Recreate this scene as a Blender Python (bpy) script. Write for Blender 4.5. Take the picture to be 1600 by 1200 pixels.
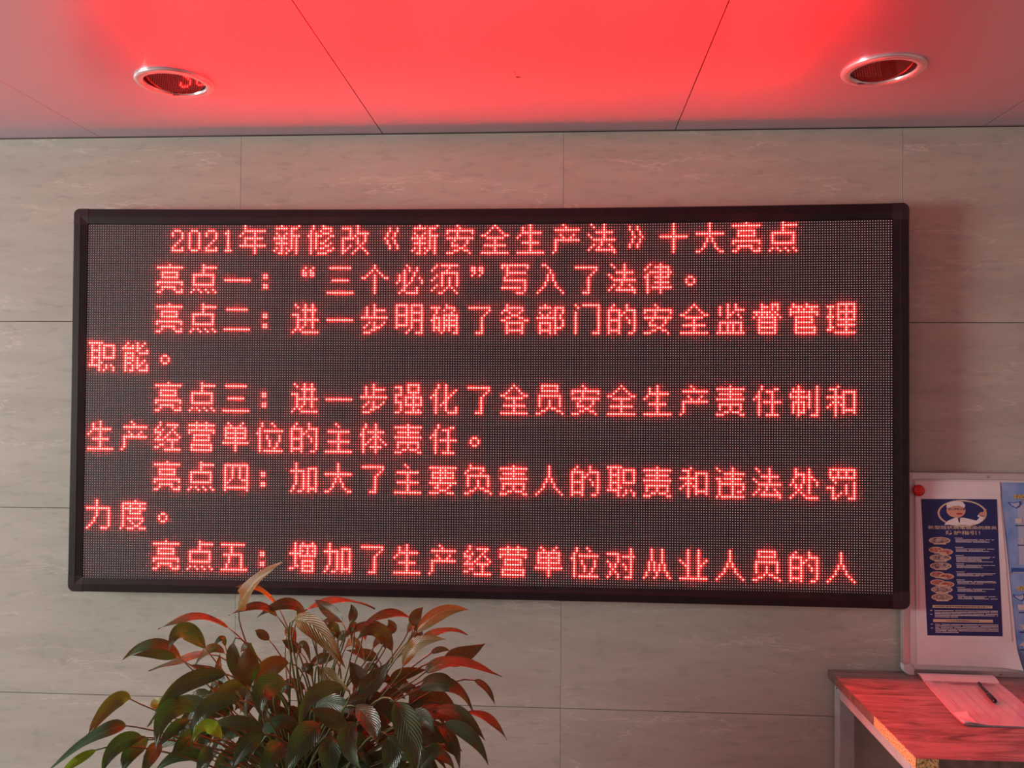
import bpy, bmesh, math, random
import numpy as np
from mathutils import Vector, Matrix

random.seed(7)
np.random.seed(7)
for o in list(bpy.data.objects):
    bpy.data.objects.remove(o)
scene = bpy.context.scene
COL = scene.collection
Z0 = 1.54                      # floor is z = 0; the eye height of the photographer is 1.55 m
CEIL = Z0 + 0.848
TAB = Z0 - 0.795

# ------------------------------------------------------------------ camera
F = 1304.17
CAM = Vector((0.2556, -2.5915, Z0 + 0.0141))
YAW, PITCH, ROLL = 0.060594, 0.017909, 0.0068655
def cam_axes():
    cy, sy, cp, sp = math.cos(YAW), math.sin(YAW), math.cos(PITCH), math.sin(PITCH)
    cr, sr = math.cos(ROLL), math.sin(ROLL)
    f = Vector((-sy*cp, cy*cp, sp)); r = Vector((cy, sy, 0)); u = r.cross(f)
    return cr*r + sr*u, -sr*r + cr*u, f
RX, UX, FX = cam_axes()
cd = bpy.data.cameras.new('camera'); cam = bpy.data.objects.new('camera', cd); COL.objects.link(cam)
cd.sensor_width = 36.0; cd.lens = F/1600*36.0; cd.clip_start = 0.05
cam.matrix_world = Matrix(((RX.x, UX.x, -FX.x, CAM.x), (RX.y, UX.y, -FX.y, CAM.y), (RX.z, UX.z, -FX.z, CAM.z), (0, 0, 0, 1)))
scene.camera = cam
def ray(x, y):
    return RX*((x-800)/F) - UX*((y-600)/F) + FX
def at(x, y, Y):               # a measured picture point laid onto the upright plane at depth Y
    d = ray(x, y); return CAM + d*((Y-CAM.y)/d.y)
def atz(x, y, Z):              # ... onto the level plane at height Z
    d = ray(x, y); return CAM + d*((Z-CAM.z)/d.z)

# ------------------------------------------------------------------ view, world, lights
scene.view_settings.view_transform = 'Standard'
scene.view_settings.look = 'None'
scene.view_settings.gamma = 1.0
scene.view_settings.use_curve_mapping = False
scene.view_settings.exposure = 0.0
LED_POWER = 220.0
world = bpy.data.worlds.new('world'); scene.world = world; world.use_nodes = True
world.node_tree.nodes['Background'].inputs[0].default_value = (0.80, 0.86, 0.95, 1)
world.node_tree.nodes['Background'].inputs[1].default_value = 0.06
def area(name, loc, rot, sx, sy, power, color):
    l = bpy.data.lights.new(name, 'AREA'); l.shape = 'RECTANGLE'; l.size = sx; l.size_y = sy
    l.energy = power; l.color = color
    o = bpy.data.objects.new(name, l); o.location = loc; o.rotation_euler = rot; COL.objects.link(o); return o
wl = area('window_daylight', (-6.08, -2.35, 1.48), (0, -math.radians(84), 0), 1.3, 1.2, 215, (1.0, 0.99, 0.93))
wl.data.spread = math.radians(140)
area('front_fill_light', (-0.6, -4.75, 1.45), (math.pi/2, 0, 0), 2.6, 1.6, 3.0, (0.86, 0.96, 1.0))  # weak general fill added behind the camera, not a known window

# ------------------------------------------------------------------ materials
def mat(name, color=(0.5,0.5,0.5), rough=0.5, metal=0.0, spec=0.5, emit=None, strength=0.0, coat=0.0):
    m = bpy.data.materials.new(name); m.use_nodes = True
    b = m.node_tree.nodes['Principled BSDF']
    b.inputs['Base Color'].default_value = (*color, 1); b.inputs['Roughness'].default_value = rough
    b.inputs['Metallic'].default_value = metal; b.inputs['Specular IOR Level'].default_value = spec
    b.inputs['Coat Weight'].default_value = coat; b.inputs['Coat Roughness'].default_value = 0.1
    if emit:
        b.inputs['Emission Color'].default_value = (*emit, 1); b.inputs['Emission Strength'].default_value = strength
    return m
def N(m, typ, **kw):
    n = m.node_tree.nodes.new(typ)
    for k, v in kw.items():
        if k in n.inputs: n.inputs[k].default_value = v
        else: setattr(n, k, v)
    return n
def L(m, a, b): m.node_tree.links.new(a, b)
def ramp(m, stops):
    r = m.node_tree.nodes.new('ShaderNodeValToRGB'); e = r.color_ramp.elements
    while len(e) < len(stops): e.new(0.5)
    for i, (p, c) in enumerate(stops):
        e[i].position = p; e[i].color = (*c, 1)
    return r
def bsdf(m): return m.node_tree.nodes['Principled BSDF']
def noisy(m, scale, c1, c2, p1=0.35, p2=0.65, stretch=(1,1,1), detail=6, bump=0.0):
    tc = N(m, 'ShaderNodeTexCoord'); mp = N(m, 'ShaderNodeMapping'); mp.inputs['Scale'].default_value = stretch
    L(m, tc.outputs['Object'], mp.inputs[0])
    n = N(m, 'ShaderNodeTexNoise'); n.inputs['Scale'].default_value = scale; n.inputs['Detail'].default_value = detail
    L(m, mp.outputs[0], n.inputs['Vector'])
    r = ramp(m, [(p1, c1), (p2, c2)]); L(m, n.outputs[0], r.inputs[0]); L(m, r.outputs[0], bsdf(m).inputs['Base Color'])
    if bump:
        b = N(m, 'ShaderNodeBump'); b.inputs['Strength'].default_value = bump; b.inputs['Distance'].default_value = 0.002
        L(m, n.outputs[0], b.inputs['Height']); L(m, b.outputs[0], bsdf(m).inputs['Normal'])
    return m

def travertine():
    m = mat('travertine_tile', (0.5,0.45,0.38), 0.34)
    tc = N(m, 'ShaderNodeTexCoord'); oi = N(m, 'ShaderNodeObjectInfo')
    add = N(m, 'ShaderNodeVectorMath', operation='ADD'); sc = N(m, 'ShaderNodeVectorMath', operation='SCALE')
    cmb = N(m, 'ShaderNodeCombineXYZ'); L(m, oi.outputs['Random'], cmb.inputs[0]); L(m, oi.outputs['Random'], cmb.inputs[2])
    L(m, cmb.outputs[0], sc.inputs[0]); sc.inputs['Scale'].default_value = 17.0
    L(m, tc.outputs['Object'], add.inputs[0]); L(m, sc.outputs[0], add.inputs[1])
    mp = N(m, 'ShaderNodeMapping'); mp.inputs['Scale'].default_value = (0.9, 1, 6.0); L(m, add.outputs[0], mp.inputs[0])
    w = N(m, 'ShaderNodeTexNoise'); w.inputs['Scale'].default_value = 2.2; w.inputs['Detail'].default_value = 8; w.inputs['Distortion'].default_value = 0.5
    L(m, mp.outputs[0], w.inputs['Vector'])
    base = ramp(m, [(0.33, (0.385, 0.40, 0.345)), (0.52, (0.425, 0.445, 0.385)), (0.72, (0.46, 0.48, 0.42))]); L(m, w.outputs[0], base.inputs[0])
    # thin pale crackled veins: the zero line of a stretched noise
    mp2 = N(m, 'ShaderNodeMapping'); mp2.inputs['Scale'].default_value = (1.5, 1, 10.0); L(m, add.outputs[0], mp2.inputs[0])
    v = N(m, 'ShaderNodeTexNoise'); v.inputs['Scale'].default_value = 1.3; v.inputs['Detail'].default_value = 9; v.inputs['Roughness'].default_value = 0.6; v.inputs['Distortion'].default_value = 0.25
    L(m, mp2.outputs[0], v.inputs['Vector'])
    s = N(m, 'ShaderNodeMath', operation='SUBTRACT'); s.inputs[1].default_value = 0.52; L(m, v.outputs[0], s.inputs[0])
    a = N(m, 'ShaderNodeMath', operation='ABSOLUTE'); L(m, s.outputs[0], a.inputs[0])
    r2 = ramp(m, [(0.0, (1,1,1)), (0.010, (0,0,0))]); L(m, a.outputs[0], r2.inputs[0])
    msk = N(m, 'ShaderNodeTexNoise'); msk.inputs['Scale'].default_value = 1.7; L(m, mp.outputs[0], msk.inputs['Vector'])
    r3 = ramp(m, [(0.45, (0,0,0)), (0.60, (0.75,0.75,0.75))]); L(m, msk.outputs[0], r3.inputs[0])
    mul = N(m, 'ShaderNodeMath', operation='MULTIPLY'); L(m, r2.outputs[0], mul.inputs[0]); L(m, r3.outputs[0], mul.inputs[1])
    mix = N(m, 'ShaderNodeMix', data_type='RGBA'); L(m, mul.outputs[0], mix.inputs[0]); L(m, base.outputs[0], mix.inputs[6])
    mix.inputs[7].default_value = (0.62, 0.635, 0.57, 1)
    # shallow dark pits
    fl = N(m, 'ShaderNodeTexNoise'); fl.inputs['Scale'].default_value = 26; fl.inputs['Detail'].default_value = 3
    mp3 = N(m, 'ShaderNodeMapping'); mp3.inputs['Scale'].default_value = (0.6, 1, 2.0); L(m, add.outputs[0], mp3.inputs[0]); L(m, mp3.outputs[0], fl.inputs['Vector'])
    r4 = ramp(m, [(0.30, (0.86,0.86,0.86)), (0.46, (1,1,1))]); L(m, fl.outputs[0], r4.inputs[0])
    mm = N(m, 'ShaderNodeMix', data_type='RGBA', blend_type='MULTIPLY'); mm.inputs[0].default_value = 1.0
    L(m, mix.outputs[2], mm.inputs[6]); L(m, r4.outputs[0], mm.inputs[7]); L(m, mm.outputs[2], bsdf(m).inputs['Base Color'])
    b = N(m, 'ShaderNodeBump'); b.inputs['Strength'].default_value = 0.08; b.inputs['Distance'].default_value = 0.002
    L(m, fl.outputs[0], b.inputs['Height']); L(m, b.outputs[0], bsdf(m).inputs['Normal'])
    return m
def wood():
    m = mat('grey_brown_wood_laminate', rough=0.3)
    tc = N(m, 'ShaderNodeTexCoord'); mp = N(m, 'ShaderNodeMapping'); mp.inputs['Scale'].default_value = (3.0, 15, 15); L(m, tc.outputs['Object'], mp.inputs[0])
    n = N(m, 'ShaderNodeTexNoise'); n.inputs['Scale'].default_value = 1.6; n.inputs['Detail'].default_value = 9; n.inputs['Roughness'].default_value = 0.65; n.inputs['Distortion'].default_value = 1.7
    L(m, mp.outputs[0], n.inputs['Vector'])
    r = ramp(m, [(0.30, (0.05, 0.036, 0.036)), (0.43, (0.19, 0.145, 0.14)), (0.58, (0.33, 0.27, 0.265)), (0.8, (0.42, 0.36, 0.35))])
    L(m, n.outputs[0], r.inputs[0]); L(m, r.outputs[0], bsdf(m).inputs['Base Color'])
    b = N(m, 'ShaderNodeBump'); b.inputs['Strength'].default_value = 0.15; b.inputs['Distance'].default_value = 0.001
    L(m, n.outputs[0], b.inputs['Height']); L(m, b.outputs[0], bsdf(m).inputs['Normal'])
    return m
def leaf_mat(name, c_dark, c_light, trans):
    m = bpy.data.materials.new(name); m.use_nodes = True; nt = m.node_tree
    b = bsdf(m); b.inputs['Roughness'].default_value = 0.34
    uv = N(m, 'ShaderNodeUVMap'); sep = N(m, 'ShaderNodeSeparateXYZ'); L(m, uv.outputs[0], sep.inputs[0])
    # u: -1..1 packed in 0..1, v: along the leaf. side veins sweep forward from the midrib
    s = N(m, 'ShaderNodeMath', operation='SUBTRACT'); s.inputs[1].default_value = 0.5; L(m, sep.outputs[0], s.inputs[0])
    a = N(m, 'ShaderNodeMath', operation='ABSOLUTE'); L(m, s.outputs[0], a.inputs[0])
    k = N(m, 'ShaderNodeMath', operation='MULTIPLY'); k.inputs[1].default_value = -0.75; L(m, a.outputs[0], k.inputs[0])
    v = N(m, 'ShaderNodeMath', operation='ADD'); L(m, sep.outputs[1], v.inputs[0]); L(m, k.outputs[0], v.inputs[1])
    fr = N(m, 'ShaderNodeMath', operation='MULTIPLY'); fr.inputs[1].default_value = 75.0; L(m, v.outputs[0], fr.inputs[0])
    sn = N(m, 'ShaderNodeMath', operation='SINE'); L(m, fr.outputs[0], sn.inputs[0])
    mid = ramp(m, [(0.0, (1,1,1)), (0.035, (0,0,0))]); L(m, a.outputs[0], mid.inputs[0])
    tc = N(m, 'ShaderNodeTexCoord'); n = N(m, 'ShaderNodeTexNoise'); n.inputs['Scale'].default_value = 9.0; n.inputs['Detail'].default_value = 4
    L(m, tc.outputs['Object'], n.inputs['Vector'])
    r = ramp(m, [(0.35, c_dark), (0.68, c_light)]); L(m, n.outputs[0], r.inputs[0])
    mx = N(m, 'ShaderNodeMix', data_type='RGBA'); L(m, mid.outputs[0], mx.inputs[0]); L(m, r.outputs[0], mx.inputs[6])
    mx.inputs[7].default_value = (min(1, c_light[0]*1.8), min(1, c_light[1]*1.6), c_light[2]*1.6, 1)
    L(m, mx.outputs[2], b.inputs['Base Color'])
    bp = N(m, 'ShaderNodeBump'); bp.inputs['Strength'].default_value = 0.35; bp.inputs['Distance'].default_value = 0.0015
    sm = N(m, 'ShaderNodeMath', operation='SUBTRACT'); L(m, sn.outputs[0], sm.inputs[0]); L(m, mid.outputs[0], sm.inputs[1])
    L(m, sm.outputs[0], bp.inputs['Height']); L(m, bp.outputs[0], b.inputs['Normal'])
    t = N(m, 'ShaderNodeBsdfTranslucent'); t.inputs[0].default_value = (*trans, 1)
    ad = N(m, 'ShaderNodeMixShader'); ad.inputs[0].default_value = 0.25
    out = nt.nodes['Material Output']; L(m, b.outputs[0], ad.inputs[1]); L(m, t.outputs[0], ad.inputs[2]); L(m, ad.outputs[0], out.inputs[0])
    return m

M = {}
M['tile'] = travertine()
M['grout'] = mat('grey_grout', (0.24, 0.20, 0.17), 0.9)
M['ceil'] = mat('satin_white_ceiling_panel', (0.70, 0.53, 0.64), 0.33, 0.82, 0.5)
M['plaster'] = noisy(mat('matt_white_plaster', rough=0.8), 3, (0.40,0.37,0.35), (0.48,0.45,0.42))
M['floor'] = noisy(mat('polished_dark_floor', rough=0.25), 2.5, (0.15,0.12,0.10), (0.24,0.20,0.17))
M['dark'] = mat('dark_void', (0.02,0.02,0.02), 0.8)
M['frame'] = noisy(mat('black_anodised_rail', rough=0.36, spec=0.35), 30, (0.010,0.006,0.009), (0.016,0.010,0.014))
M['cap'] = mat('black_plastic_corner', (0.024,0.018,0.024), 0.28)
M['face'] = noisy(mat('black_module_face', rough=0.6), 60, (0.018,0.011,0.013), (0.028,0.018,0.021))
M['box'] = mat('grey_sheet_steel', (0.35,0.36,0.37), 0.45, 0.6)
M['led_off'] = mat('milky_diode', (0.74,0.70,0.72), 0.35)
M['led_on'] = mat('glowing_red_diode', (0.8,0.1,0.1), 0.4, emit=(1.0, 0.0088, 0.0072), strength=LED_POWER)
M['chrome'] = mat('white_lacquered_ring', (0.72,0.68,0.70), 0.24, 0.7)
M['lens'] = mat('dark_smoked_lamp_glass', (0.20,0.09,0.09), 0.03, 0.6, 0.9)
M['alu'] = mat('silver_aluminium', (0.62,0.62,0.64), 0.35, 0.75)
M['pgrey'] = mat('pale_grey_plastic', (0.62,0.64,0.66), 0.4)
M['white'] = mat('white_board_enamel', (0.66,0.64,0.66), 0.3)
M['paper'] = noisy(mat('white_paper', rough=0.6), 8, (0.70,0.69,0.72), (0.78,0.77,0.80))
M['navy'] = mat('navy_print', (0.012,0.022,0.13), 0.45)
M['cream'] = mat('cream_print', (0.62,0.50,0.36), 0.5)
M['ptext'] = mat('pale_grey_print', (0.62,0.60,0.62), 0.5)
M['skin'] = mat('skin_print', (0.62,0.33,0.24), 0.5)
M['redp'] = mat('red_print', (0.42,0.04,0.04), 0.5)
M['dkp'] = mat('dark_print', (0.03,0.02,0.05), 0.5)
M['food'] = noisy(mat('picture_print', rough=0.5), 160, (0.10,0.06,0.07), (0.55,0.42,0.38))
M['foodr'] = noisy(mat('red_picture_print', rough=0.5), 160, (0.28,0.03,0.03), (0.55,0.28,0.22))
M['sky'] = noisy(mat('sky_blue_print', rough=0.4), 14, (0.10,0.26,0.62), (0.30,0.46,0.78))
M['skyp'] = mat('pale_blue_print', (0.42,0.50,0.68), 0.4)
M['bluep'] = mat('strong_blue_print', (0.02,0.10,0.42), 0.4)
M['yel'] = mat('yellow_print', (0.72,0.46,0.03), 0.5)
M['magnet'] = mat('red_plastic', (0.62,0.02,0.02), 0.25)
M['steel'] = mat('polished_screw', (0.55,0.55,0.55), 0.25, 1.0)
M['wood'] = wood()
M['chip'] = noisy(mat('raw_chipboard', rough=0.9), 260, (0.20,0.11,0.04), (0.80,0.52,0.22), 0.38, 0.62, bump=0.6)
M['band'] = noisy(mat('brown_edge_band', rough=0.5), 40, (0.09,0.06,0.05), (0.16,0.11,0.09))
M['tube'] = noisy(mat('grey_painted_steel', rough=0.4), 20, (0.34,0.37,0.37), (0.42,0.45,0.45))
M['pen'] = mat('black_pen_plastic', (0.012,0.008,0.012), 0.25)
M['line'] = mat('printed_grey_line', (0.22,0.16,0.20), 0.6)
M['sleeve'] = mat('glossy_sleeve', (0.56,0.60,0.66), 0.16, coat=0.5)
M['leaf'] = leaf_mat('dark_green_leaf', (0.009,0.052,0.022), (0.022,0.105,0.042), (0.09,0.20,0.02))
M['leafl'] = leaf_mat('olive_green_leaf', (0.026,0.08,0.016), (0.05,0.13,0.025), (0.20,0.27,0.025))
M['leafb'] = leaf_mat('fresh_green_leaf', (0.06,0.20,0.015), (0.12,0.34,0.02), (0.30,0.60,0.03))
M['stem'] = noisy(mat('green_stem', rough=0.45), 12, (0.05,0.08,0.02), (0.12,0.17,0.06))
M['soil'] = noisy(mat('potting_soil', rough=0.95), 40, (0.02,0.013,0.01), (0.07,0.05,0.035), bump=0.8)
M['pot'] = mat('glazed_white_pot', (0.6,0.58,0.55), 0.2)
M['winf'] = mat('white_window_frame', (0.7,0.7,0.7), 0.4)

# ------------------------------------------------------------------ builders
class MB:
    def __init__(s): s.v = []; s.f = []; s.mi = []; s.uv = []
    def poly(s, pts, mi=0):
        b = len(s.v); s.v += [tuple(p) for p in pts]; s.f.append(list(range(b, b+len(pts)))); s.mi.append(mi); return s
    def box(s, x0, x1, y0, y1, z0, z1, mi=0):
        b = len(s.v)
        s.v += [(x0,y0,z0),(x1,y0,z0),(x1,y1,z0),(x0,y1,z0),(x0,y0,z1),(x1,y0,z1),(x1,y1,z1),(x0,y1,z1)]
        for q in ((0,3,2,1),(4,5,6,7),(0,1,5,4),(1,2,6,5),(2,3,7,6),(3,0,4,7)):
            s.f.append([b+i for i in q]); s.mi.append(mi)
        return s
    def rings(s, rings, closed=True, caps=True, mi=0):
        b = len(s.v); n = len(rings[0])
        for r in rings: s.v += [tuple(p) for p in r]
        for i in range(len(rings)-1):
            for j in range(n if closed else n-1):
                k = (j+1) % n
                s.f.append([b+i*n+j, b+i*n+k, b+(i+1)*n+k, b+(i+1)*n+j]); s.mi.append(mi)
        if caps and closed:
            s.f.append([b+j for j in range(n)][::-1]); s.f.append([b+(len(rings)-1)*n+j for j in range(n)]); s.mi += [mi, mi]
        return s
    def tube(s, pts, rad, n=6, mi=0, caps=True):
        pts = [Vector(p) for p in pts]; R = []
        for i, p in enumerate(pts):
            t = (pts[min(i+1, len(pts)-1)] - pts[max(i-1, 0)]).normalized()
            a = t.cross(Vector((0,1,0)))
            if a.length < 1e-3: a = t.cross(Vector((1,0,0)))
            a.normalize(); b = t.cross(a)
            r = rad[i] if hasattr(rad, '__len__') else rad
            R.append([p + a*(r*math.cos(2*math.pi*k/n)) + b*(r*math.sin(2*math.pi*k/n)) for k in range(n)])
        return s.rings(R, mi=mi, caps=caps)
    def lathe(s, prof, c, n=32, mi=0, caps=False):
        return s.rings([[(c[0]+r*math.cos(2*math.pi*k/n), c[1]+r*math.sin(2*math.pi*k/n), c[2]+z) for k in range(n)] for r, z in prof], mi=mi, caps=caps)
def link(name, me, parent=None, loc=(0,0,0)):
    o = bpy.data.objects.new(name, me); o.location = loc; COL.objects.link(o)
    if parent: o.parent = parent
    return o
def build(name, mb, mats, parent=None, smooth=False, bevel=0.0, kind=None, label=None, warpf=None):
    """mb holds world coordinates; the mesh is stored relative to its root's location"""
    org = Vector((0,0,0)); p = parent
    while p: org += p.location; p = p.parent
    me = bpy.data.meshes.new(name)
    V = [warpf(v) for v in mb.v] if warpf else mb.v
    if parent: loc = Vector((0,0,0))
    else:
        xs = np.array(V); loc = Vector(((xs[:,0].min()+xs[:,0].max())/2, (xs[:,1].min()+xs[:,1].max())/2, xs[:,2].min())); 
    org2 = org + loc
    me.from_pydata([(v[0]-org2.x, v[1]-org2.y, v[2]-org2.z) for v in V], [], mb.f)
    for m in (mats if isinstance(mats, list) else [mats]): me.materials.append(m)
    me.polygons.foreach_set('material_index', mb.mi)
    if smooth: me.polygons.foreach_set('use_smooth', [True]*len(me.polygons))
    bm = bmesh.new(); bm.from_mesh(me); bmesh.ops.recalc_face_normals(bm, faces=bm.faces)
    if bevel: bmesh.ops.bevel(bm, geom=bm.edges[:], offset=bevel, segments=2, affect='EDGES', profile=0.6)
    bm.to_mesh(me); bm.free()
    o = link(name, me, parent, loc)
    if kind: o['kind'] = kind
    if label: o['label'] = label
    return o
def raw(name, V, Fc, mats, parent, kind=None, uv=None, smooth=True):
    org = Vector((0,0,0)); p = parent
    while p: org += p.location; p = p.parent
    me = bpy.data.meshes.new(name); V = np.asarray(V, dtype=float) - np.array(org)
    me.from_pydata(V.tolist(), [], Fc)
    for m in (mats if isinstance(mats, list) else [mats]): me.materials.append(m)
    me.polygons.foreach_set('use_smooth', [smooth]*len(me.polygons))
    if uv is not None:
        ul = me.uv_layers.new(name='UVMap'); idx = np.zeros(len(me.loops), dtype=np.int32); me.loops.foreach_get('vertex_index', idx)
        ul.data.foreach_set('uv', np.asarray(uv)[idx].ravel())
    o = link(name, me, parent)
    if kind: o['kind'] = kind
    return o
def thing(name, loc, label, cat, group=None):
    o = bpy.data.objects.new(name, None); o.empty_display_size = 0.05; o.location = loc; COL.objects.link(o)
    o['label'] = label; o['category'] = cat
    if group: o['group'] = group
    return o
def struct(name, mb, mats, bevel=0.0):
    return build(name, mb, mats, None, bevel=bevel, kind='structure')

# ------------------------------------------------------------------ room shell
XL, XR, YF = -6.2, 3.2, -4.9
struct('floor', MB().box(XL-.15, XR+.15, YF-.15, .16, -.1, 0), M['floor'])
wb = struct('wall_back', MB().box(XL-.15, XR+.15, .012, .16, 0, CEIL+.1), M['grout'])
xe = [XL, -5.907, -4.88, -3.853, -2.826, -1.799, -.772, .255, 1.284, 2.311, XR]
ze = [0.0, Z0-.937, Z0-.3455, Z0+.2535, CEIL-0.001]
tile_meshes = {}
for i in range(len(xe)-1):
    for j in range(len(ze)-1):
        w, h = round(xe[i+1]-xe[i], 3), round(ze[j+1]-ze[j], 3)
        g = 0.0011
        if (w, h) not in tile_meshes:
            mb = MB().box(-w/2+.0004, w/2-.0004, 0, .012, -h/2+g, h/2-g)
            t = build('tile', mb, M['tile'], wb, bevel=0.0006)
            tile_meshes[(w, h)] = t.data; bpy.data.objects.remove(t)
            me = tile_meshes[(w, h)]
            org = wb.location
            for v in me.vertices: v.co += Vector(org)
        o = link('tile', tile_meshes[(w, h)], wb, Vector(((xe[i]+xe[i+1])/2, 0, (ze[j]+ze[j+1])/2)) - wb.location)
cl = struct('ceiling', MB().box(XL-.15, XR+.15, YF-.15, .16, CEIL+.055, CEIL+.12), M['dark'])
cx = [XL, -5.837, -4.917, -3.997, -3.077, -2.157, -1.237, -.316, .598, 1.522, 2.44, XR]; cyy = [0.0, -2.4, YF]
hook_panel = None
LAMPS = [(-.775, -.452), (1.055, -.458)]
def holed(x0, x1, y0, y1, c):
    mb = MB(); a = .13; n = 48
    for q in ((x0, c[0]-a, y0, y1), (c[0]+a, x1, y0, y1), (c[0]-a, c[0]+a, y0, c[1]-a), (c[0]-a, c[0]+a, c[1]+a, y1)):
        mb.box(q[0], q[1], q[2], q[3], CEIL, CEIL+.012)
    def sq(th):
        x, y = math.cos(th), math.sin(th); m_ = max(abs(x), abs(y)); return c[0]+a*x/m_, c[1]+a*y/m_
    def ci(th): return c[0]+.088*math.cos(th), c[1]+.088*math.sin(th)
    for k in range(n):
        t0, t1 = 2*math.pi*k/n, 2*math.pi*(k+1)/n
        mb.poly([(*sq(t0), CEIL), (*sq(t1), CEIL), (*ci(t1), CEIL), (*ci(t0), CEIL)])
        mb.poly([(*ci(t0), CEIL), (*ci(t1), CEIL), (*ci(t1), CEIL+.012), (*ci(t0), CEIL+.012)])
    return mb
for i in range(len(cx)-1):
    for j in range(2):
        x0, x1, y0, y1 = cx[i]+.0012, cx[i+1]-.0012, cyy[j+1]+.002, cyy[j]-.0005
        lamp = [c for c in LAMPS if x0 < c[0] < x1 and y0 < c[1] < y1]
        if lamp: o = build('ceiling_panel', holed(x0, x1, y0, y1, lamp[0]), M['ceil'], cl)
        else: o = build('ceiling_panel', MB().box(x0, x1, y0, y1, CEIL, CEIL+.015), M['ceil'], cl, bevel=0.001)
        if i == 7 and j == 0: hook_panel = o
mk = atz(808, 120, CEIL)
c = MB(); c.poly([(mk.x-.002, mk.y-.004, CEIL-.0004), (mk.x+.011, mk.y+.001, CEIL-.0004), (mk.x+.005, mk.y+.006, CEIL-.0004), (mk.x-.003, mk.y+.005, CEIL-.0004)])
c.box(mk.x-.0045, mk.x-.0035, mk.y-.045, mk.y-.012, CEIL-.0006, CEIL-.0001)
build('chip_mark', c, M['dark'], hook_panel, label='tiny dark chip and scratch in the panel face')
# left wall with its window, front wall with an opening added for the fill light, right wall
def wall_with_opening(name, axis, c0, c1, a0, a1, o0, o1, zb, zt):
    mb = MB()
    def bx(p0, p1, z0, z1):
        if axis == 'x': mb.box(c0, c1, p0, p1, z0, z1)
        else: mb.box(p0, p1, c0, c1, z0, z1)
    bx(a0, o0, 0, CEIL); bx(o1, a1, 0, CEIL); bx(o0, o1, 0, zb); bx(o0, o1, zt, CEIL)
    return struct(name, mb, M['plaster'])
wall_with_opening('wall_left', 'x', XL-.12, XL, YF, 0.0, -3.05, -1.65, .8, 2.15)
wall_with_opening('wall_front', 'y', YF-.12, YF, XL, XR, -1.95, .75, .6, 2.25)
struct('wall_right', MB().box(XR, XR+.12, YF, 0, 0, CEIL), M['plaster'])
def window(name, axis, cc, o0, o1, zb, zt, n):
    mb = MB(); t = .045
    def bx(p0, p1, z0, z1):
        if axis == 'x': mb.box(cc-.03, cc+.03, p0, p1, z0, z1)
        else: mb.box(p0, p1, cc-.03, cc+.03, z0, z1)
    bx(o0, o1, zb, zb+t); bx(o0, o1, zt-t, zt); bx(o0, o0+t, zb+t, zt-t); bx(o1-t, o1, zb+t, zt-t)
    for k in range(1, n):
        p = o0+(o1-o0)*k/n; bx(p-t/2, p+t/2, zb+t, zt-t)
    struct(name, mb, M['winf'])
window('window_1', 'x', XL-.07, -3.05, -1.65, .8, 2.15, 2)
window('added_fill_frame', 'y', YF-.07, -1.95, .75, .6, 2.25, 3)  # unseen frame added around the fill light's opening

# ------------------------------------------------------------------ LED sign
P = 0.00762
NC, NR = 320, 144
LX0, LZ0, LY = -1.2155, Z0+.545, -.090
SK = 1.0116                        # true size of the sign against the first survey
def warp(v):                       # the long aluminium rails sag a few millimetres
    x, y, z = v; k = 1-(x/1.265)**2; s = (z-(Z0-.59))/1.18
    z -= k*(s*.0085 - (1-s)*.003)
    return (CAM.x+(x-CAM.x)*SK, y*.68, CAM.z+(z-CAM.z)*SK)
G = {}
def g(ch, spec):
    a = np.zeros((12, 11), bool)
    for r, row in enumerate(spec.split('|')):
        for part in row.split(','):
            if not part: continue
            if '-' in part: p, q = part.split('-'); a[r, int(p):int(q)+1] = True
            else: a[r, int(part)] = True
    G[ch] = a
g('0', '||1-3|0,4|0,4|0,4|0,4|0,4|0,4|0,4|1-3')
g('1', '||2|1,2|2|2|2|2|2|2|1-3')
g('2', '||1-3|0,4|0,4|4|3|2|1|0,4|0-4')
g('年', '2|2|2-10|1,6|0,6|2-9|2,6|2,6|0-10|6|6|6')
g('新', '3,10|1-5,7-9|7|1,5,7|2,4,7-10|0-5,7,9|3,7,9|1-5,7,9|3,7,9|1,3,5,7,9|0,3,6,9|2,3,5,9')
g('修', '2,6|2,6-9|1,5,9|1,3,6-8|0,1,3-5,9,10|1,3,8|1,3,7|1,3,5,6,9|1,3,7,8|1,3,5,6,10|1,8,9|1,4-7')
g('改', '6|0-3,6|3,6|3,6-10|3,5,9|0-4,6,9|0,6,9|0,6,8|0,3,7|0,2,6,8|0,1,5,9|0,4,10')
g('安', '4|5|0-10|0,4,10|4|0-10|3,8|2,8|2-4,7|5,6|3,4,7,8|0-2,9')
g('全', '5|4,6|3,7|2,8|0,1,9,10|2-8|5|5|1-9|5|5|0-10')
g('生', '5|2,5|2,5|2-9|1,5|0,5|5|2-8|5|5|5|0-10')
g('产', '4|5|1-10||3,8|4,7|1-10|1|1|1|1|0')
g('法', '1,6|2,6|6|3-9|0,6|1,6|2-10|5|2,5,8|1,4,9|0,3-10|10')
g('十', '5|5|5|5|5|0-10|5|5|5|5|5|5')
g('大', '5|5|5|5|0-10|5|4,6|4,6|3,7|3,7|2,8|0,1,9,10')
g('亮', '5|0-10||2-8|2,8|2-8||0-10|0,10|2-7|2,7,10|0,1,8-10')
g('点', '5|5-10|5|5|1-9|1,9|1,9|1,9|1-9||1,3,6,9|0,4,7,10')
g('一', '||||||0-10')
g('二', '||1-9||||||||0-10')
g('三', '|1-9|||||2-8|||||0-10')
g('：', '||||2,3|2,3|||2,3|2,3')
g('“', '|5,8|4,7|4,5,7,8|4,5,7,8')
g('”', '|2,3,5,6|2,3,5,6|3,6|2,5')
g('。', '|||||3,4|2,5|2,5|3,4')
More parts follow.
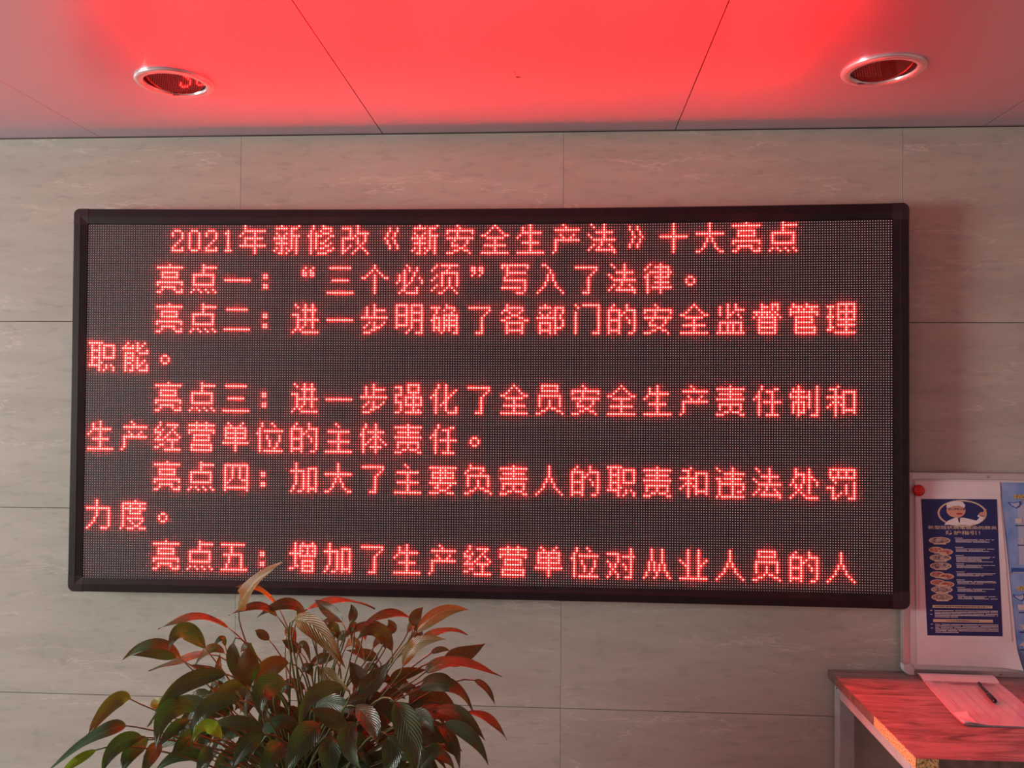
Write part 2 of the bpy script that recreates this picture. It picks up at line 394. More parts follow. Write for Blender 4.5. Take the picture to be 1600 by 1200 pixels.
g('《', '|5,8|5,8|4,7|4,7|3,6|4,7|4,7|5,8|5,8')
g('》', '|2,5|2,5|3,6|3,6|4,7|3,6|3,6|2,5|2,5')
g('个', '5|5|4,6|3,7|2,5,8|0,1,5,9,10|5|5|5|5|5|5')
g('必', '4|5,8|3,5,8|3,7|1,3,7|1,3,6,9|1,3,6,10|0,3,5,10|3,4|3,8|2,3,8|1,4-8')
g('须', '2,4-10|1,7|0,6|4-10|2,4,10|1,4,7,10|0,4,7,10|4,7,10|2,4,7,10|1,6,8|0,5,9|3,4,10')
g('写', '0-10|0,2,10|2|2-9|2|1|1-9|9|9|0-7,9|9|6-8')
g('入', '2,3|4|5|5|4,6|4,6|4,6|3,7|3,7|2,8|1,9|0,10')
g('了', '|1-9|9|8|7|6|6|6|6|6|6|4-6')
g('律', '2,6|1,4-9|0,6,9|2-10|1,6,9|0,1,4-9|1,6|1,4-9|1,6|1,3-10|1,6|1,6')
g('进', '1,5,8|2,5,8|4-9|5,8|0-2,5,8|2,5,8|2-10|2,5,8|2,5,8|2,4,8|1,3|0,4-10')
g('步', '5|2,5|2,5-9|2,5|2,5|0-10||3,5,9|2,5,8|1,5-7|4,5|1-3')
g('明', '0-4,6-10|0,4,6,10|0,4,6,10|0,4,6-10|0-4,6,10|0,4,6,10|0,4,6-10|0,4,6,10|0-4,6,10|0,6,10|5,10|4,8-10')
g('确', '6|0-3,6-9|2,5,9|2,8|1,5-10|1-3,5,7,10|0,1,3,5-10|1,3,5,7,10|1,3,5-10|1-3,5,7,10|1,3,5,7,10|4,9,10')
g('各', '2|2-8|1,2,8|0,3,7|4-6|2,3,7,8|0,1,9,10|2-8|2,8|2,8|2-8|2,8')
g('部', '3|1-5,7-10|7,10|1,5,7,10|2,4,7,9|0-7,9|7,10|1-5,7,10|1,5,7,10|1,5,7-9|1-5,7|1,5,7')
g('门', '1,4-10|2,10|10|1,10|1,10|1,10|1,10|1,10|1,10|1,10|1,10|1,8-10')
g('的', '2,7|1,7|0-4,7-10|0,4,6,10|0,4,5,10|0,4,7,10|0-4,8,10|0,4,8,10|0,4,10|0,4,10|0-4,10|0,4,8,9')
g('监', '4,7|1,4,7|1,4,7-10|1,4,6|1,4,5,8|4,9||1-9|1,4,6,9|1,4,6,9|1,4,6,9|0-10')
g('督', '3,7-9|3-5,7,9|3,7,9|0-6,8|1,3,5,7,9|0,2-8,10|2,8|2-8|2,8|2-8|2,8|2-8')
g('管', '1,6|1-4,6-10|0,3,5,8|0-10|0,10|2-8|2,8|2-8|2|2-9|2,9|2-9')
g('理', '4-10|0-2,4,7,10|1,4,7,10|1,4-10|1,4,7,10|0-2,4,7,10|1,4-10|1,7|1,4-10|1,2,7|0,1,7|3-10')
g('职', '0-5|1,4,6-10|1,4,6,10|1-4,6,10|1,4,6,10|1,4,6,10|1-4,6-10|1,4|1,4,5|0-4,7,9|4,7,10|4,6,10')
g('能', '2,6,9|1,4,6,8|0-4,6,7|6,10|1-4,7-10|1,4|1-4,6|1,4,6,9|1-3,6,8|1,4,6,7,10|1,4,6,10|1,3,4,7-10')
g('强', '5-9|0-2,5,9|2,5,9|2,5-9|0-2,7|0,4-10|0,4,7,10|0-2,4,7,10|2,4-10|2,7|2,7,9|0,1,4-10')
g('化', '3,6|3,6|2,6,10|2,6,9|1,2,6,8|0,2,6,7|2,6|2,5,6|2,4,6|2,6,10|2,6,10|2,7-10')
g('员', '2-8|2,8|2-8||1-9|1,9|1,5,9|1,5,9|1,5,9|4,6,7|2,3,8,9|0,1,10')
g('责', '5|0-10|5|1-9|5|0-10||1-9|1,5,9|1,5,9|3,4,6-8|0-2,9,10')
g('任', '3|3,8,9|2,5-7|2,7|1,2,7|0,2,7|2,4-10|2,7|2,7|2,7|2,7|2,5-9')
g('制', '3,10|1,3,10|1-5,7,10|0,3,7,10|0-7,10|3,7,10|1-5,7,10|1,3,5,7,10|1,3,5,7,10|1,3,5,10|1,3-5,10|3,8-10')
g('和', '4|1-3|3,6-10|3,6,10|0-6,10|3,6,10|2-4,6,10|1,3,5,6,10|0,3,6,10|3,6-10|3,6,10|3')
g('经', '2|2,5-9|1,8|0,3,7|0-2,6,8|2,5,9|1,4,10|0-3,5-9|7|2,3,7|0,1,7|4-10')
g('营', '3,7|0-10|3,7|0-10|0,10|2-8|2,8|2-8||1-9|1,9|1-9')
g('单', '2,8|3,7|1-9|1,5,9|1-9|1,5,9|1-9|5|0-10|5|5|5')
g('位', '2,6|2,7|1|1,3-10|0,1|1,4,9|1,4,9|1,5,9|1,5,8|1,5,8|1,7|1,3-10')
g('主', '4|5||1-9|5|5|5|1-9|5|5|5|0-10')
g('体', '2,6|2,6|1,6|1,3-9|0,1,6|1,5-7|1,4,6,8|1,3,6,9|1,2,6,10|1,4-8|1,6|1,6')
g('四', '|1-10|1,4,7,10|1,4,7,10|1,4,7,10|1,4,7,10|1,4,7,10|1,3,8-10|1,2,10|1,10|1-10|1,10')
g('加', '2|2|2,7-10|0-5,7,10|2,5,7,10|2,5,7,10|2,5,7,10|2,5,7,10|2,5,7,10|1,5,7,10|1,5,7-10|0,3,4,7,10')
g('要', '|0-10|4,6|1-9|1,4,6,9|1-9|4|0-10|3,8|2,3,7|4-6|0-3,7-9')
g('负', '2|2-7|1,7|0,6|1-9|1,9|1,5,9|1,5,9|1,5,9|4,6,7|2,3,8,9|0,1,10')
g('人', '5|5|5|5|5|4,6|4,6|3,7|3,7|2,8|1,9|0,10')
g('违', '0,6|1,6|3-10|6|0,1,3-9|1,6|1-10|1,6,10|1,6,10|1,6,8,9|1,6|0,2-10')
g('处', '2,7|2,7|2-5,7|2,5,7,8|1,5,7,9|1,5,7,10|0,2,4,7,10|2,4,7|3,7|2,4,7|1,5|0,6-10')
g('罚', '1-10|1,4,7,10|1,4,7,10|1-10|2|3,10|7,10|0-2,7,10|2,7,10|2,5,7,10|2,4,10|2,3,8-10')
g('力', '4|4|4|0-9|4,9|4,9|4,9|3,9|3,9|2,9|1,9|0,6-8')
g('度', '6|1-10|1,4,8|1-10|1,4,8|1,4-8|1|1,3-9|1,4,9|1,5,8|1,6,7|0,3-5,8-10')
g('五', '|0-9|4|4|4|1-8|3,8|3,8|3,8|2,8|2,8|0-10')
g('增', '2,5,9|2,4-10|2,4,7,10|2,4,5,7,9,10|0-4,7,10|2,4-10|2|2,5-9|2,5,9|2,3,5-9|0,1,5,9|5-9')
g('对', '9|9|0-4,9|4,6-10|4,9|0,4,9|1,3,6,9|1,3,7,9|2,7,9|1,3,9|1,4,9|0,4,7-9')
g('从', '3,7|3,7|3,7|3,7|3,7|2,4,7|2,4,6,8|2,4,6,8|2,4,6,8|1,5,9|1,5,9|0,4,10')
g('业', '3,7|3,7|3,7|3,7|0,3,7,10|1,3,7,9|2,3,7,8|3,7|3,7|3,7|3,7|0-10')
lines = [(34, '2021年新修改《新安全生产法》十大亮点'), (28, '亮点一：“三个必须”写入了法律。'),
         (28, '亮点二：进一步明确了各部门的安全监督管理'), (0, '职能。'), (28, '亮点三：进一步强化了全员安全生产责任制和'),
         (0, '生产经营单位的主体责任。'), (28, '亮点四：加大了主要负责人的职责和违法处罚'), (0, '力度。'),
         (28, '亮点五：增加了生产经营单位对从业人员的人')]
LIT = np.zeros((NR, NC), bool)
for ln, (c0, txt) in enumerate(lines):
    c = c0
    for ch in txt:
        a = G[ch]; w = 7 if ch.isdigit() else 14
        LIT[ln*16:ln*16+12, c+1:c+12] |= a
        c += w
sign = thing('led_sign', (0, -.05, Z0-.588), 'large black framed LED message board with glowing red Chinese text on the tiled wall', 'LED sign')
K = 6
ang = np.arange(K)*2*math.pi/K
def diodes(rr, cc, parent, name, material, rad):
    n = len(rr)
    if n == 0: return
    cxs = LX0 + cc*P; czs = LZ0 - rr*P
    ring0 = np.stack([np.cos(ang)*rad, np.zeros(K)+.0004, np.sin(ang)*rad], 1)
    ring1 = np.stack([np.cos(ang)*rad*.72, np.zeros(K)-.0020, np.sin(ang)*rad*.72], 1)
    base = np.concatenate([ring0, ring1, [[0, -.0028, 0]]])
    V = base[None] + np.stack([cxs, np.full(n, LY), czs], 1)[:, None]
    V = V.reshape(-1, 3)
    k = 1-(V[:,0]/1.265)**2; s = (V[:,2]-(Z0-.59))/1.18
    V[:,2] -= k*(s*.0085-(1-s)*.003)
    V[:,0] = CAM.x+(V[:,0]-CAM.x)*SK; V[:,2] = CAM.z+(V[:,2]-CAM.z)*SK; V[:,1] += -LY+LY*.68
    f4 = np.array([[i, (i+1) % K, K+(i+1) % K, K+i] for i in range(K)]); f3 = np.array([[K+i, K+(i+1) % K, 2*K] for i in range(K)])
    off = (np.arange(n)*(2*K+1))[:, None, None]
    Q = (f4[None]+off).reshape(-1, 4); T = (f3[None]+off).reshape(-1, 3)
    org = Vector((0,0,0)); p = parent
    while p: org += p.location; p = p.parent
    V -= np.array(org)
    me = bpy.data.meshes.new(name); me.vertices.add(len(V)); me.vertices.foreach_set('co', V.ravel())
    nl = Q.size + T.size; me.loops.add(nl); me.loops.foreach_set('vertex_index', np.concatenate([Q.ravel(), T.ravel()]))
    me.polygons.add(len(Q)+len(T))
    ls = np.concatenate([np.arange(len(Q))*4, Q.size+np.arange(len(T))*3]); me.polygons.foreach_set('loop_start', ls)
    me.materials.append(material); me.update(calc_edges=True); me.validate()
    o = link(name, me, parent); o['kind'] = 'stuff'
for mr in range(9):
    for mc in range(10):
        r0, c0 = mr*16, mc*32
        x0 = LX0+(c0-.5)*P+.0002; x1 = LX0+(c0+31.5)*P-.0002; z1 = LZ0-(r0-.5)*P-.0002; z0 = LZ0-(r0+15.5)*P+.0002
        mod = build('led_module', MB().box(x0, x1, LY, LY+.018, z0, z1), M['face'], sign, warpf=warp)
        sub = LIT[r0:r0+16, c0:c0+32]
        rr, cc = np.nonzero(~sub); diodes(rr+r0, cc+c0, mod, 'unlit_diodes', M['led_off'], .00165)
        rr, cc = np.nonzero(sub); diodes(rr+r0, cc+c0, mod, 'lit_diodes', M['led_on'], .0023)
# cabinet, rails and moulded corners
build('cabinet', MB().box(-1.235, 1.235, -.071, -.003, Z0-.578, Z0+.585), M['box'], sign, warpf=warp)
HX, ZT, ZB, W = 1.265, Z0+.596, Z0-.5885, .047
prof = [(0, -.062), (0, -.093), (.004, -.0985), (.024, -.1000), (.0265, -.0985), (.0455, -.0925), (.0455, -.082), (.030, -.070), (.010, -.062)]
def rail(name, ax, lo, hi, outer, sgn):
    mb = MB(); n = 24 if ax == 'x' else 2; R = []
    for i in range(n+1):
        p = lo+(hi-lo)*i/n
        R.append([((p, y, outer+sgn*t) if ax == 'x' else (outer+sgn*t, y, p)) for t, y in prof])
    mb.rings(R); return build(name, mb, M['frame'], sign, warpf=warp)
rail('top_rail', 'x', -HX+W, HX-W, ZT, -1); rail('bottom_rail', 'x', -HX+W, HX-W, ZB, 1)
rail('side_rail', 'z', ZB+W, ZT-W, -HX, 1); rail('side_rail', 'z', ZB+W, ZT-W, HX, -1)
rc = .019
for sx in (-1, 1):
    for sz in (-1, 1):
        R = []; pr = [(max(t-.0006, -.0008), y-.0009) for t, y in prof]
        def st(kind, th=0):
            out = []
            for t, y in pr:
                if kind == 'A0': a, b = W+.002, t
                elif kind == 'A1': a, b = max(rc, t), t
                elif kind == 'B1': a, b = t, max(rc, t)
                elif kind == 'B0': a, b = t, W+.002
                else:
                    if t < rc: a, b = rc-(rc-t)*math.sin(th), rc-(rc-t)*math.cos(th)
                    else: a, b = t, t
                out.append((sx*(HX-a), y, (ZT-b) if sz > 0 else (ZB+b)))
            R.append(out)
        st('A0'); st('A1')
        for q in range(1, 6): st('arc', q/6*math.pi/2)
        st('B1'); st('B0')
        build('corner_cap', MB().rings(R), M['cap'], sign, warpf=warp)

# ------------------------------------------------------------------ downlights
def downlight(cxp, cyp, label):
    t = thing('downlight', (cxp, cyp, CEIL), label, 'ceiling light', 'round recessed ceiling lights')
    c = (cxp, cyp, CEIL)
    build('trim_ring', MB().lathe([(.100, .0), (.1005, -.004), (.097, -.0075), (.090, -.009), (.080, -.0085), (.0775, -.006), (.0765, -.001)], c, 56), M['chrome'], t, smooth=True)
    tl = math.radians(9.8); R = []
    for r_ in (.0785, .05, .02, .0005):
        R.append([(cxp+r_*math.cos(2*math.pi*k/48), cyp+r_*math.sin(2*math.pi*k/48)*math.cos(tl), CEIL+.0095-r_*math.sin(2*math.pi*k/48)*math.sin(tl)+r_*math.cos(2*math.pi*k/48)*(.045 if cxp < 0 else 0)) for k in range(48)])
    build('lamp_glass', MB().rings(R, caps=False), M['lens'], t, smooth=True)
    build('housing', MB().lathe([(.080, -.001), (.081, .045), (.001, .046)], c, 48), M['dark'], t, smooth=True)
    build('ring_clip', MB().box(cxp-.040, cxp-.022, cyp+.070, cyp+.073, CEIL-.0093, CEIL-.008), M['dark'], t)
downlight(*LAMPS[0], 'round recessed ceiling light above the left end of the LED sign, glass mirroring lit digits')
downlight(*LAMPS[1], 'round recessed ceiling light above the right end of the LED sign')

# ------------------------------------------------------------------ desk
TX0, TX1, TY1 = 1.0605, 2.35, -.631
desk = thing('desk', (TX0+.6, -.31, 0), 'desk with grey brown wood grain top on grey steel legs in the right corner', 'desk')
TH = .026
build('desktop', MB().box(TX0+.001, TX1, TY1+.001, -.003, TAB-TH, TAB), M['wood'], desk, bevel=0.0008)
build('edge_band', MB().box(TX0-.0006, TX0+.0009, -.374, -.003, TAB-TH, TAB-.0006), M['band'], desk, label='brown edge strip along the back part of the left edge')
build('edge_band', MB().box(TX0+.050, TX1, TY1-.0006, TY1+.0008, TAB-TH, TAB-.0006), M['band'], desk, label='brown edge strip along the front edge')
build('chipboard_edge', MB().box(TX0, TX0+.0009, TY1, -.374, TAB-TH, TAB-.0008).box(TX0, TX0+.050, TY1, TY1+.0008, TAB-TH, TAB-.0008), M['chip'], desk, label='bare chipboard where the edge strip is missing')
zt = TAB-TH
for (x, y) in ((TX0+.014, -.062), (TX0+.014, TY1+.02), (TX1-.06, -.062), (TX1-.06, TY1+.02)):
    build('leg', MB().box(x, x+.045, y, y+.045, 0, zt-.0005), M['tube'], desk, bevel=.003)
build('rail', MB().box(TX0+.014, TX0+.054, TY1+.066, -.063, zt-.042, zt-.0005), M['tube'], desk, bevel=.003)
build('rail', MB().box(TX1-.06, TX1-.02, TY1+.066, -.063, zt-.042, zt-.0005), M['tube'], desk, bevel=.003)
build('rail', MB().box(TX0+.060, TX1-.061, -.058, -.020, zt-.042, zt-.0005), M['tube'], desk, bevel=.003)
build('rail', MB().box(TX0+.060, TX1-.061, TY1+.024, TY1+.062, zt-.042, zt-.0005), M['tube'], desk, bevel=.003)
build('screw', MB().box(TX0+.0125, TX0+.0145, -.042, -.038, zt-.02, zt-.016), M['dark'], desk)

# ------------------------------------------------------------------ white board leaning on the wall, standing on the desk
BO = Vector((1.267, -.032, TAB+.0005)); BV = Vector((0, .014, 1)).normalized(); BN = Vector((0, -1, .014)).normalized(); BU = Vector((1,0,0))
BH, BWd = .598, .90
board = thing('whiteboard', BO, 'silver framed white notice board standing on the desk against the wall', 'board')
def bp(u, v, d=0.0): return BO + BU*u + BV*v + BN*d
def uv_of(x, y):               # picture point on the board's face
    d = ray(x, y); t = (BO+BN*.004-CAM).dot(BN)/d.dot(BN); q = CAM+d*t-BO
    return q.dot(BU), q.dot(BV)
def bbox(mb, u0, u1, v0, v1, d0, d1, mi=0):
    b = len(mb.v)
    mb.v += [tuple(bp(*q)) for q in ((u0,v0,d0),(u1,v0,d0),(u1,v1,d0),(u0,v1,d0),(u0,v0,d1),(u1,v0,d1),(u1,v1,d1),(u0,v1,d1))]
    for q in ((0,3,2,1),(4,5,6,7),(0,1,5,4),(1,2,6,5),(2,3,7,6),(3,0,4,7)): mb.f.append([b+i for i in q]); mb.mi.append(mi)
    return mb
build('panel', bbox(MB(), .012, BWd-.012, .012, BH-.012, -.008, .0072), M['white'], board)
def brail(u0, u1, v0, v1): build('frame_rail', bbox(MB(), u0, u1, v0, v1, -.013, .009), M['alu'], board, bevel=.002)
brail(.030, BWd-.030, 0, .020); brail(.030, BWd-.030, BH-.020, BH); brail(0, .018, .032, BH-.032); brail(BWd-.018, BWd, .032, BH-.032)
for (cu, cv, su, sv) in ((0,0,1,1),(BWd,0,-1,1),(0,BH,1,-1),(BWd,BH,-1,-1)):
    pts = []; r = .022; Lc = .032
    pts.append((Lc, 0)); 
    for q in range(7):
        a = q/6*math.pi/2; pts.append((r-r*math.sin(a), r-r*math.cos(a)))
    pts += [(0, Lc), (.021, Lc), (.024, .024), (Lc, .021)]
    R = [[bp(cu+su*a, cv+sv*b, d) for a, b in pts] for d in (-.0135, .008, .0105)]
    R[2] = [bp(cu+su*(a*.94+.001), cv+sv*(b*.94+.001), .0105) for a, b in pts]
    build('frame_corner', MB().rings(R), M['pgrey'], board)
for (px, py) in ((1543, 746.5), (1562, 1033)):
    u, v = uv_of(px, py); v = BH-.010 if v > .3 else .010
    R = [[bp(u+r*math.cos(k*math.pi/6), v+r*math.sin(k*math.pi/6), d) for k in range(12)] for r, d in ((.0042, .008), (.004, .0102), (.0022, .0112))]
    build('screw', MB().rings(R), M['steel'], board)
# posters: rectangles given on the board by measured corners
def sheet(name, label, cat, px, py, mats, d, curl=None, group=None, nu=10, nv=14, wob=.0006):
    """px,py: 4 corners TL,TR,BR,BL in the picture"""
    Q = [uv_of(a, b) for a, b in zip(px, py)]
    root = thing(name, bp(*Q[3]), label, cat, group)
    V = []; 
    for j in range(nv+1):
        for i in range(nu+1):
            s, t = i/nu, j/nv
            u = (1-t)*((1-s)*Q[0][0]+s*Q[1][0]) + t*((1-s)*Q[3][0]+s*Q[2][0])
            v = (1-t)*((1-s)*Q[0][1]+s*Q[1][1]) + t*((1-s)*Q[3][1]+s*Q[2][1])
            dd = d + wob*(1+math.sin(5*s+7*t))*.5
            if curl: dd += curl(s, t)
            V.append(bp(u, v, dd))
    Fc = [[j*(nu+1)+i, (j+1)*(nu+1)+i, (j+1)*(nu+1)+i+1, j*(nu+1)+i+1] for j in range(nv) for i in range(nu)]
    raw('sheet', V, Fc, mats, root, smooth=True)
    return root, Q
def pat(Q, s, t):
    u = (1-t)*((1-s)*Q[0][0]+s*Q[1][0]) + t*((1-s)*Q[3][0]+s*Q[2][0]); v = (1-t)*((1-s)*Q[0][1]+s*Q[1][1]) + t*((1-s)*Q[3][1]+s*Q[2][1])
    return u, v
def flat(mb, Q, pts, d, mi=0): mb.poly([bp(*pat(Q, s, t), d) for s, t in pts], mi)
def rect(mb, Q, s0, s1, t0, t1, d, mi=0): flat(mb, Q, [(s0,t0),(s1,t0),(s1,t1),(s0,t1)], d, mi)
def ell(mb, Q, s, t, rs, rt, d, mi=0, n=20): flat(mb, Q, [(s+rs*math.cos(2*math.pi*k/n), t+rt*math.sin(2*math.pi*k/n)) for k in range(n)], d, mi)
deps = None
def text_part(name, body, Q, s0, s1, t0, t1, d, material, root, keep=1.0):
    cu = bpy.data.curves.new(name, 'FONT'); cu.body = body; cu.size = 1.0; cu.resolution_u = 2; cu.offset = 0.012
    o = bpy.data.objects.new(name, cu); COL.objects.link(o)
    dg = bpy.context.evaluated_depsgraph_get(); me = bpy.data.meshes.new_from_object(o.evaluated_get(dg))
    bpy.data.objects.remove(o); bpy.data.curves.remove(cu)
    V = np.array([v.co[:] for v in me.vertices])
    if len(V) == 0: return
    mn, mx = V.min(0), V.max(0); org = root.location
    for v in me.vertices:
        s = s0+(v.co.x-mn[0])/(mx[0]-mn[0])*(s1-s0); t = t1-(v.co.y-mn[1])/(mx[1]-mn[1])*(t1-t0)
        v.co = bp(*pat(Q, s, t), d)-org
    me.materials.clear(); me.materials.append(material)
    link(name, me, root)
def micro(mb, Q, s0, s1, t, h, d, mi=0, gaps=True):   # a line of print too small to read
    s = s0
    while s < s1:
        w = random.uniform(.05, .22) if gaps else s1-s0
        rect(mb, Q, s, min(s1, s+w), t, t+h, d, mi); s += w+random.choice([.004, .008, .02])

backing, QB = sheet('backing_sheet', 'large plain white paper sheet behind the navy poster, lower right corner curling forward', 'paper sheet',
    (1428, 1560, 1590, 1431), (751, 753, 1043, 1037), M['paper'], .0108, curl=lambda s, t: .024*((s-.78)/.22)**2*((t-.89)/.11)**1.3 if s > .78 and t > .89 else 0.0, nv=20)
guide, QG = sheet('health_notice', 'tall navy blue printed notice with a white bordered sheet and cartoon doctor in an oval', 'poster',
    (1429, 1560, 1579, 1437), (769, 771, 1001, 998), M['paper'], .0122)
# navy print area
def sub(px, py, Q):            # picture point to s,t on the sheet (bilinear inverse, a few Newton steps)
    u, v = uv_of(px, py); s = t = .5
    for _ in range(8):
        a = pat(Q, s, t); e = 1e-4; du = pat(Q, s+e, t); dv = pat(Q, s, t+e)
        j = Matrix((((du[0]-a[0])/e, (dv[0]-a[0])/e), ((du[1]-a[1])/e, (dv[1]-a[1])/e))).inverted() @ Vector((u-a[0], v-a[1]))
        s += j[0]; t += j[1]
    return s, t
QN = [uv_of(1437, 779), uv_of(1555, 779.5), uv_of(1564, 993), uv_of(1447, 991.5)]
mb = MB(); rect(mb, QN, 0, 1, 0, 1, .0130, 0)
build('printed_area', mb, M['navy'], guide)
mb = MB()                       # oval portrait: 0 cream,1 navy,2 skin,3 white,4 red,5 dark
ell(mb, QN, .535, .105, .325, .098, .0132, 0, 40); ell(mb, QN, .535, .105, .298, .088, .0133, 1, 40)
flat(mb, QN, [(.29,.19),(.34,.16),(.44,.137),(.56,.137),(.66,.150),(.72,.158),(.77,.130),(.82,.128),(.80,.160),(.74,.182),(.66,.182),(.66,.19)], .0134, 3)
ell(mb, QN, .455, .085, .125, .052, .0135, 2, 24); flat(mb, QN, [(.33,.062),(.34,.035),(.40,.018),(.48,.012),(.55,.022),(.58,.045),(.57,.062),(.50,.048),(.42,.05),(.36,.066)], .0136, 3)
rect(mb, QN, .36, .455, .066, .080, .0137, 5); rect(mb, QN, .475, .57, .066, .080, .0137, 5); rect(mb, QN, .45, .48, .070, .074, .0137, 5)
rect(mb, QN, .375, .445, .069, .077, .0138, 2); rect(mb, QN, .485, .555, .069, .077, .0138, 2)
ell(mb, QN, .50, .108, .045, .007, .0137, 4, 12); flat(mb, QN, [(.475,.138),(.505,.138),(.50,.172),(.485,.172)], .0137, 5)
ell(mb, QN, .80, .112, .045, .018, .0136, 2, 14); flat(mb, QN, [(.80,.100),(.845,.070),(.86,.074),(.83,.108)], .0137, 2)
flat(mb, QN, [(.76,.107),(.80,.118),(.83,.128),(.80,.140),(.76,.135),(.73,.125)], .0136, 3)
build('portrait_print', mb, [M['cream'], M['navy'], M['skin'], M['paper'], M['redp'], M['dkp']], guide)
text_part('title_print', '新型冠状病毒感染的肺炎', QN, .075, .985, .196, .222, .0134, M['cream'], guide)
text_part('title_print', '防护指引！', QN, .31, .76, .232, .262, .0134, M['cream'], guide)
mb = MB()
rows = [(.30,1,.345), (.375,2,.36), (.425,1,.36), (.485,1,.40), (.545,2,.40), (.60,2,.40), (.655,1,.40), (.715,1,.40)]
yy = [.305, .372, .432, .492, .552, .610, .665, .720]
mp_ = MB()
for k, t in enumerate(yy):
    two = k in (1, 4, 5)
    if two:
        ell(mp_, QN, .17, t+.002, .10, .022, .0132, 0); ell(mp_, QN, .17, t+.002, .085, .017, .0134, 2)
        ell(mp_, QN, .29, t+.016, .10, .022, .0136, 0); ell(mp_, QN, .29, t+.016, .085, .017, .0138, 2)
    else:
        ell(mp_, QN, .22, t, .145, .026, .0132, 0); ell(mp_, QN, .22, t, .125, .021, .0134, 1)
    rect(mp_, QN, .14, .30, t+.020, t+.028, .0139, 0)
    rect(mb, QN, .42, .53, t-.020, t-.016, .0134)
    for q in range(3 if k not in (2,) else 5): micro(mb, QN, .43, random.uniform(.75, .96) if q else .94, t-.009+q*.0085, .0042, .0134)
build('picture_print', mp_, [M['cream'], M['food'], M['foodr']], guide)
for t0, n in ((.815, 5), (.915, 6)):
    for q in range(n):
        micro(mb, QN, .11, .42 if q == n-1 else .95, t0+q*.0115, .0055, .0134)
    for q in range(2): rect(mb, QN, .05, .08, t0+q*.028, t0+q*.028+.005, .0134)
build('small_print', mb, M['ptext'], guide, kind='stuff')
mb = MB(); rect(mb, QN, .085, .88, .778, .798, .0134); rect(mb, QN, .085, .88, .880, .902, .0134)
build('heading_bar', mb, M['cream'], guide)
text_part('heading_print', '如何预防新型冠状病毒感染的肺炎请注意以下', QN, .12, .86, .782, .794, .0137, M['dkp'], guide)
text_part('heading_print', '个人防护措施请做到以下几点', QN, .25, .70, .885, .897, .0137, M['dkp'], guide)
def blue_poster(label, px, py, title2, nums, clr):
    root, Q = sheet('blue_poster', label, 'poster', px, py, M['sky'], .0098, curl=clr, nu=12, nv=16)
    mb = MB(); d = .0118
    rect(mb, Q, .13, .98, .24, .92, d-.0008, 0); rect(mb, Q, .06, 1, .955, 1, d-.0008, 1)
    sh = [(.045,.215),(.10,.225),(.155,.205),(.16,.245),(.14,.275),(.12,.288),(.09,.27),(.06,.245)]
    flat(mb, Q, sh, d, 1); flat(mb, Q, [(.105+(s-.105)*.7, .245+(t-.245)*.7) for s, t in sh], d+.0003, 0)
    build('print', mb, [M['skyp'], M['bluep']], root)
    text_part('title_print', '做好新冠病毒', Q, .085, .92, .130, .180, d+.0004, M['yel'], root)
    text_part('title_print', title2, Q, .17, .84, .195, .238, d+.0004, M['yel'], root)
    for n, s, t in nums:
        text_part('number_print', n, Q, s, s+.055, t, t+.055, d+.0004, M['ptext'], root)
    mb = MB()
    for n, s, t in nums:
        rect(mb, Q, s+.0, s+.16, t+.075, t+.086, d+.0004); rect(mb, Q, s+.19, s+.33, t+.075, t+.086, d+.0004)
    build('caption_print', mb, M['dkp'], root)
    mb = MB()
    for n, s, t in nums:
        ell(mb, Q, s+.16, t+.035, .075, .03, d+.0002, 0); ell(mb, Q, s+.17, t+.028, .05, .016, d+.0005, 1)
    build('picture_print', mb, [M['food'], M['foodr']], root)
    return root
blue_poster('upper sky blue poster with yellow title at the right edge of the board', (1563, 1750, 1750, 1567), (754, 754, 893, 893), '预防工作',
            [('1', .105, .40), ('2', .53, .40), ('3', .12, .62), ('4', .53, .62)], lambda s, t: 0.0)
blue_poster('lower sky blue poster with yellow title, bottom left corner covered by curling sheet', (1566, 1750, 1752, 1590), (895, 895, 1048, 1048), '个人防护',
            [('1', .08, .32), ('2', .50, .32), ('3', .06, .52), ('4', .04, .70)], lambda s, t: 0.0)
mu, mv = uv_of(1433, 766)
R = [[bp(mu+r*math.cos(k*math.pi/12), mv+r*math.sin(k*math.pi/12), .0120+d) for k in range(24)] for r, d in ((.0165,0),(.0175,.003),(.0165,.007),(.013,.0095),(.007,.0108),(.0005,.011))]
o = build('magnet', MB().rings(R, caps=False), M['magnet'], None, smooth=True); o['label'] = 'round red magnet holding paper at the top left of the board'; o['category'] = 'magnet'

# ------------------------------------------------------------------ papers and pen on the desk
def tz(x, y): return atz(x, y, TAB)
doc = thing('document_sheets', (1.38, -.24, TAB), 'white printed form in a clear sleeve lying on the desk below the board', 'document')
A, B, C_, D_ = Vector((1.302, -.092, 0)), Vector((1.512, -.098, 0)), Vector((1.474, -.43, 0)), Vector((1.257, -.430, 0))
def dp(s, t, z): p = (A*(1-s)+B*s)*(1-t)+(D_*(1-s)+C_*s)*t; return Vector((p.x, p.y, TAB+z))
def lift(s, t):
    k = max(0, (1-s)*.9+t-1.58); return .001 + .0012*math.sin(6*s)*math.sin(4*t)**2 + k*k*.12
nu, nv = 16, 20
for nm, zz, mt in (('lower_sheet', .0006, 'paper'), ('upper_sheet', .0030, 'sleeve')):
    V = [dp(i/nu*(1.0 if mt == 'paper' else .985)+(0 if mt == 'paper' else .012), j/nv, zz+lift(i/nu, j/nv)*(.45 if mt == 'paper' else 1)) for j in range(nv+1) for i in range(nu+1)]
    raw(nm, V, [[j*(nu+1)+i, (j+1)*(nu+1)+i, (j+1)*(nu+1)+i+1, j*(nu+1)+i+1] for j in range(nv) for i in range(nu)], M[mt], doc)
R = []
